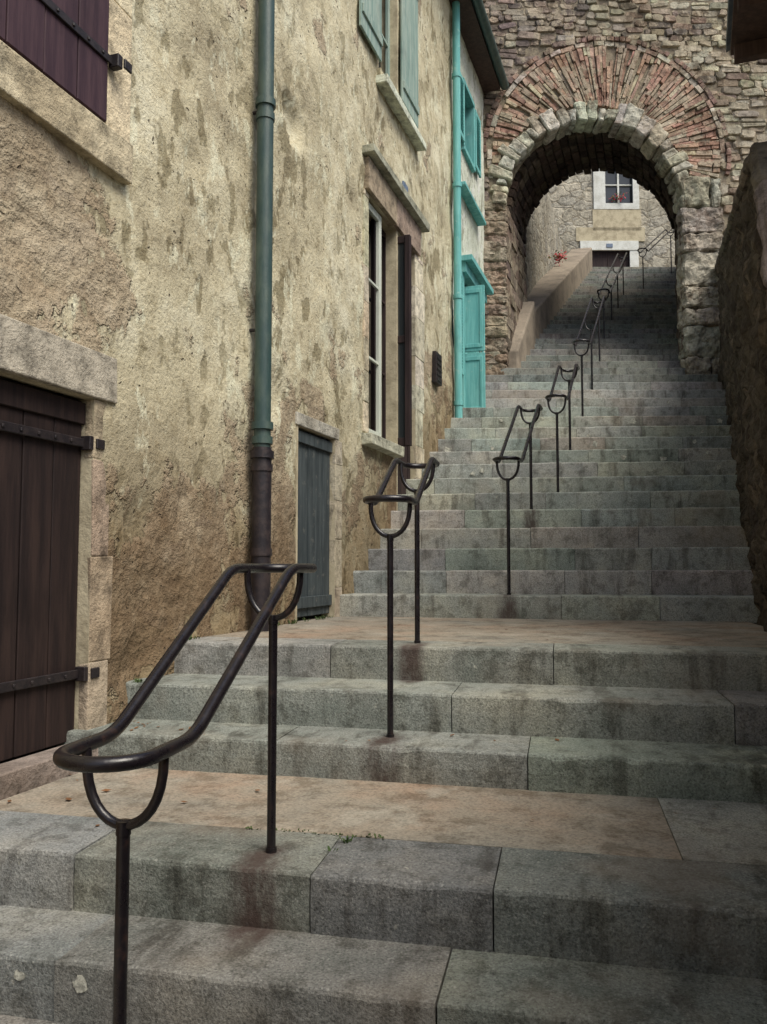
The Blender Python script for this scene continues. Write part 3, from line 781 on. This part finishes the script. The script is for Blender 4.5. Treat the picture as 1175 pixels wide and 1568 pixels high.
m=MB(); m.box(FR,(a2+a3)/2-.1,(a2+a3)/2+.1,.07,.09,z3+.08,z3+.2); m.fin('number_plate','sign',far)
m=MB(); m.box(FR,a2-.05,a3+.05,-.2,-.1,9.,z3+.05); m.box(FR,(a2+a3)/2-.02,(a2+a3)/2+.02,-.1,-.08,9.,z3); m.fin('brown_door','brown',far)
def flowers(name,ctr,r,n,fr_=.5):
    e=empty(name); f=MB(); g=MB()
    for i in range(n):
        p=Vector(ctr)+Vector((random.gauss(0,r),random.gauss(0,r*.5),random.gauss(0,r)*.8))
        mb=f if random.random()<fr_ else g
        u=Vector((random.gauss(0,1),random.gauss(0,1),random.gauss(0,1))).normalized(); v=u.orthogonal().normalized(); s_=random.uniform(.02,.045)
        mb.face([p+u*s_,p+v*s_*.8,p-u*s_,p-v*s_*.8])
    f.fin('petals','red',e); g.fin('leaves','leaf',e)
flowers('geranium_plant',FR((a0+a1)/2-.05,.06,z0+.18),.10,90,.55)
pp=ray(856,394); flowers('red_flowering_shrub',lw(pp[0]*20.5,20.5,pp[1]*20.5+EYE),.09,120,.6)

# ---------------------------------------------------------------- right side
rw=empty('dark_stone_wall')
m=MB(); ss=[ -3+.08*i for i in range(int(17.3/.08)+1)]
nz=80
def ztop(s):
    D=s/RN
    if D<5.3: return EYE+max(.9,2.8-(5.3-D)*1.6)
    return EYE+2.8+(D-5.3)*.275
for s in ss:
    for j in range(nz+1):
        z=ztop(s)*j/nz
        b_=noise.fractal(Vector((s*1.6,z*1.6,8)),1.,2.,5)*.06
        vd=noise.voronoi(Vector((s*3.2,z*4.6,0)))[0]; b_+=min(.06,(vd[1]-vd[0])*.16)
        m.v.append(Rw(s,b_,z))
for i in range(len(ss)-1):
    for j in range(nz): a_=i*(nz+1)+j; m.f.append((a_,a_+nz+1,a_+nz+2,a_+1)); m.c.append((.5,.5,.5))
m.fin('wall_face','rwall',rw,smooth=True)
cpg=MB(); s=-3.
while s<14.2:
    w=random.uniform(.3,.6); cpg.hexa([Rw(p,q,r) for p,q,r in ((s,.09,ztop(s)-.06),(s+w-.01,.09,ztop(s+w)-.06),(s+w-.01,-.5,ztop(s+w)-.06),(s,-.5,ztop(s)-.06),(s,.06,ztop(s)+.08),(s+w-.01,.06,ztop(s+w)+.08),(s+w-.01,-.5,ztop(s+w)+.10),(s,-.5,ztop(s)+.10))],vary((.13,.11,.09),.2)); s+=w
cpg.fin('coping_stones','stone',rw,bevel=.03,seg=1,rough=.07,lev=3)
rh=empty('right_house')
m=MB(); m.box(lambda s,o,z:Rw(s,-o,z),4.4,6.75,1.35,4.5,0,5.9); m.fin('house_walls','trim',rh)
e0,e1=5.84,5.72
m=MB(); m.hexa([Rw(p,q,r) for p,q,r in ((4.3,.12,e0),(6.85,.12,e0),(6.85,-1.4,e1),(4.3,-1.4,e1),(4.3,.12,e0+.05),(6.85,.12,e0+.05),(6.85,-1.4,e1+.05),(4.3,-1.4,e1+.05))]); m.fin('eave_boards','eave',rh)
m=MB(); m.hexa([Rw(p,q,r) for p,q,r in ((4.3,.15,e0+.06),(6.9,.15,e0+.06),(6.9,-4.5,e0+2.2),(4.3,-4.5,e0+2.2),(4.3,.15,e0+.16),(6.9,.15,e0+.16),(6.9,-4.5,e0+2.3),(4.3,-4.5,e0+2.3))]); m.fin('roof','slate',rh)
mm=MB()
for k in range(4):
    s=6.7-k*.65; mm.box(Rw,s-.04,s+.04,-1.35,.10,e0-.15,e0-.03)
mm.fin('rafters','eave',rh)

# ---------------------------------------------------------------- ground, plants, leaves
m=MB(); m.face([(-300,-300,0),(300,-300,0),(300,300,0),(-300,300,0)]); m.fin('ground','ground')
m=MB(); m.face([(-3.5,-12,.004),(3,-12,.004),(3,1.7,.004),(-3.5,1.7,.004)]); m.fin('lower_pavement','paving')
wd=MB()
def tuft(x,y,z,n,h):
    for i in range(n):
        a=random.random()*math.tau; r=random.uniform(.0,.03); b=Vector((x+math.cos(a)*r,y+math.sin(a)*r*.6,z))
        t=b+Vector((math.cos(a)*h*.7,math.sin(a)*h*.5,h*random.uniform(.3,1))); q=Vector((-math.sin(a),math.cos(a),0))*.0028
        wd.face([b-q,b+q,(b+t)/2+q*1.3+Vector((0,0,h*.2)),t,(b+t)/2-q*1.3+Vector((0,0,h*.2))])
zl=EYE-.95
for i in range(18): tuft(random.uniform(-1.15,-.6),2.875+random.uniform(-.01,.01),zl-.004,5,.010)
tuft(-.74,2.80,zl,12,.024); tuft(-.77,2.70,zl,6,.014)
for i in range(18):
    D=random.uniform(4.6,7.); p=W(D*WN,.03,EYE-.431); tuft(p.x,p.y,p.z,7,.04)
for i in range(9): 
    p=W(random.uniform(4.45,5.3),.04,EYE); tuft(p.x,p.y,stair_z(p.x,p.y),6,.025)
wd.fin('weeds','leaf')
lf=MB()
spots=[(-1.83,3.75),(-1.80,3.8),(-1.98,3.05),(-1.9,3.2)]
for i in range(56):
    Y=random.choice([random.uniform(2.6,3.5),random.uniform(3.65,3.9),random.uniform(4.5,6.8)]); X=random.choice([xl(Y)+abs(random.gauss(0,.12))+.08,random.uniform(xl(Y)+.1,xr(Y)-.1)])
    s_=random.uniform(.005,.018)
    if i<4: X,Y=spots[i]; s_=.024
    z=stair_z(X,Y)+.006; a=random.random()*math.tau
    u=Vector((math.cos(a),math.sin(a),random.uniform(-.2,.3)))*s_; v=Vector((-math.sin(a),math.cos(a),random.uniform(-.1,.3)))*s_*.6
    c=Vector((X,Y,z)); lf.face([c+u,c+v,c-u,c-v])
lf.fin('fallen_leaves','dryleaf')

# ---------------------------------------------------------------- light, sky, camera
sunv=Vector((.46,-.34,.82)).normalized()
sl=bpy.data.lights.new('sun','SUN'); sl.energy=3.0; sl.angle=math.radians(35); sl.color=(1,.965,.86)
so_=bpy.data.objects.new('sun',sl); COL.objects.link(so_); so_.rotation_euler=sunv.to_track_quat('Z','Y').to_euler(); so_.location=(10,-8,20)
w=bpy.data.worlds.new('World'); scene.world=w; w.use_nodes=True; nt=w.node_tree
bg=nt.nodes['Background']; sk=nt.nodes.new('ShaderNodeTexSky'); sk.sky_type='NISHITA'; sk.sun_disc=False
sk.sun_elevation=math.asin(sunv.z); sk.sun_rotation=math.atan2(sunv.x,sunv.y); sk.dust_density=4; sk.air_density=1.
nt.links.new(sk.outputs[0],bg.inputs[0]); bg.inputs[1].default_value=.15
cd=bpy.data.cameras.new('camera'); cam=bpy.data.objects.new('camera',cd); COL.objects.link(cam)
cam.location=(0,0,EYE); cam.rotation_euler=(math.pi/2+PIT,0,TH)
cd.sensor_fit='VERTICAL'; cd.sensor_height=24; cd.lens=24*FPX/1568; cd.clip_start=.05; cd.clip_end=1000
scene.camera=cam
scene.view_settings.view_transform='Standard'; scene.view_settings.look='None'; scene.view_settings.exposure=0
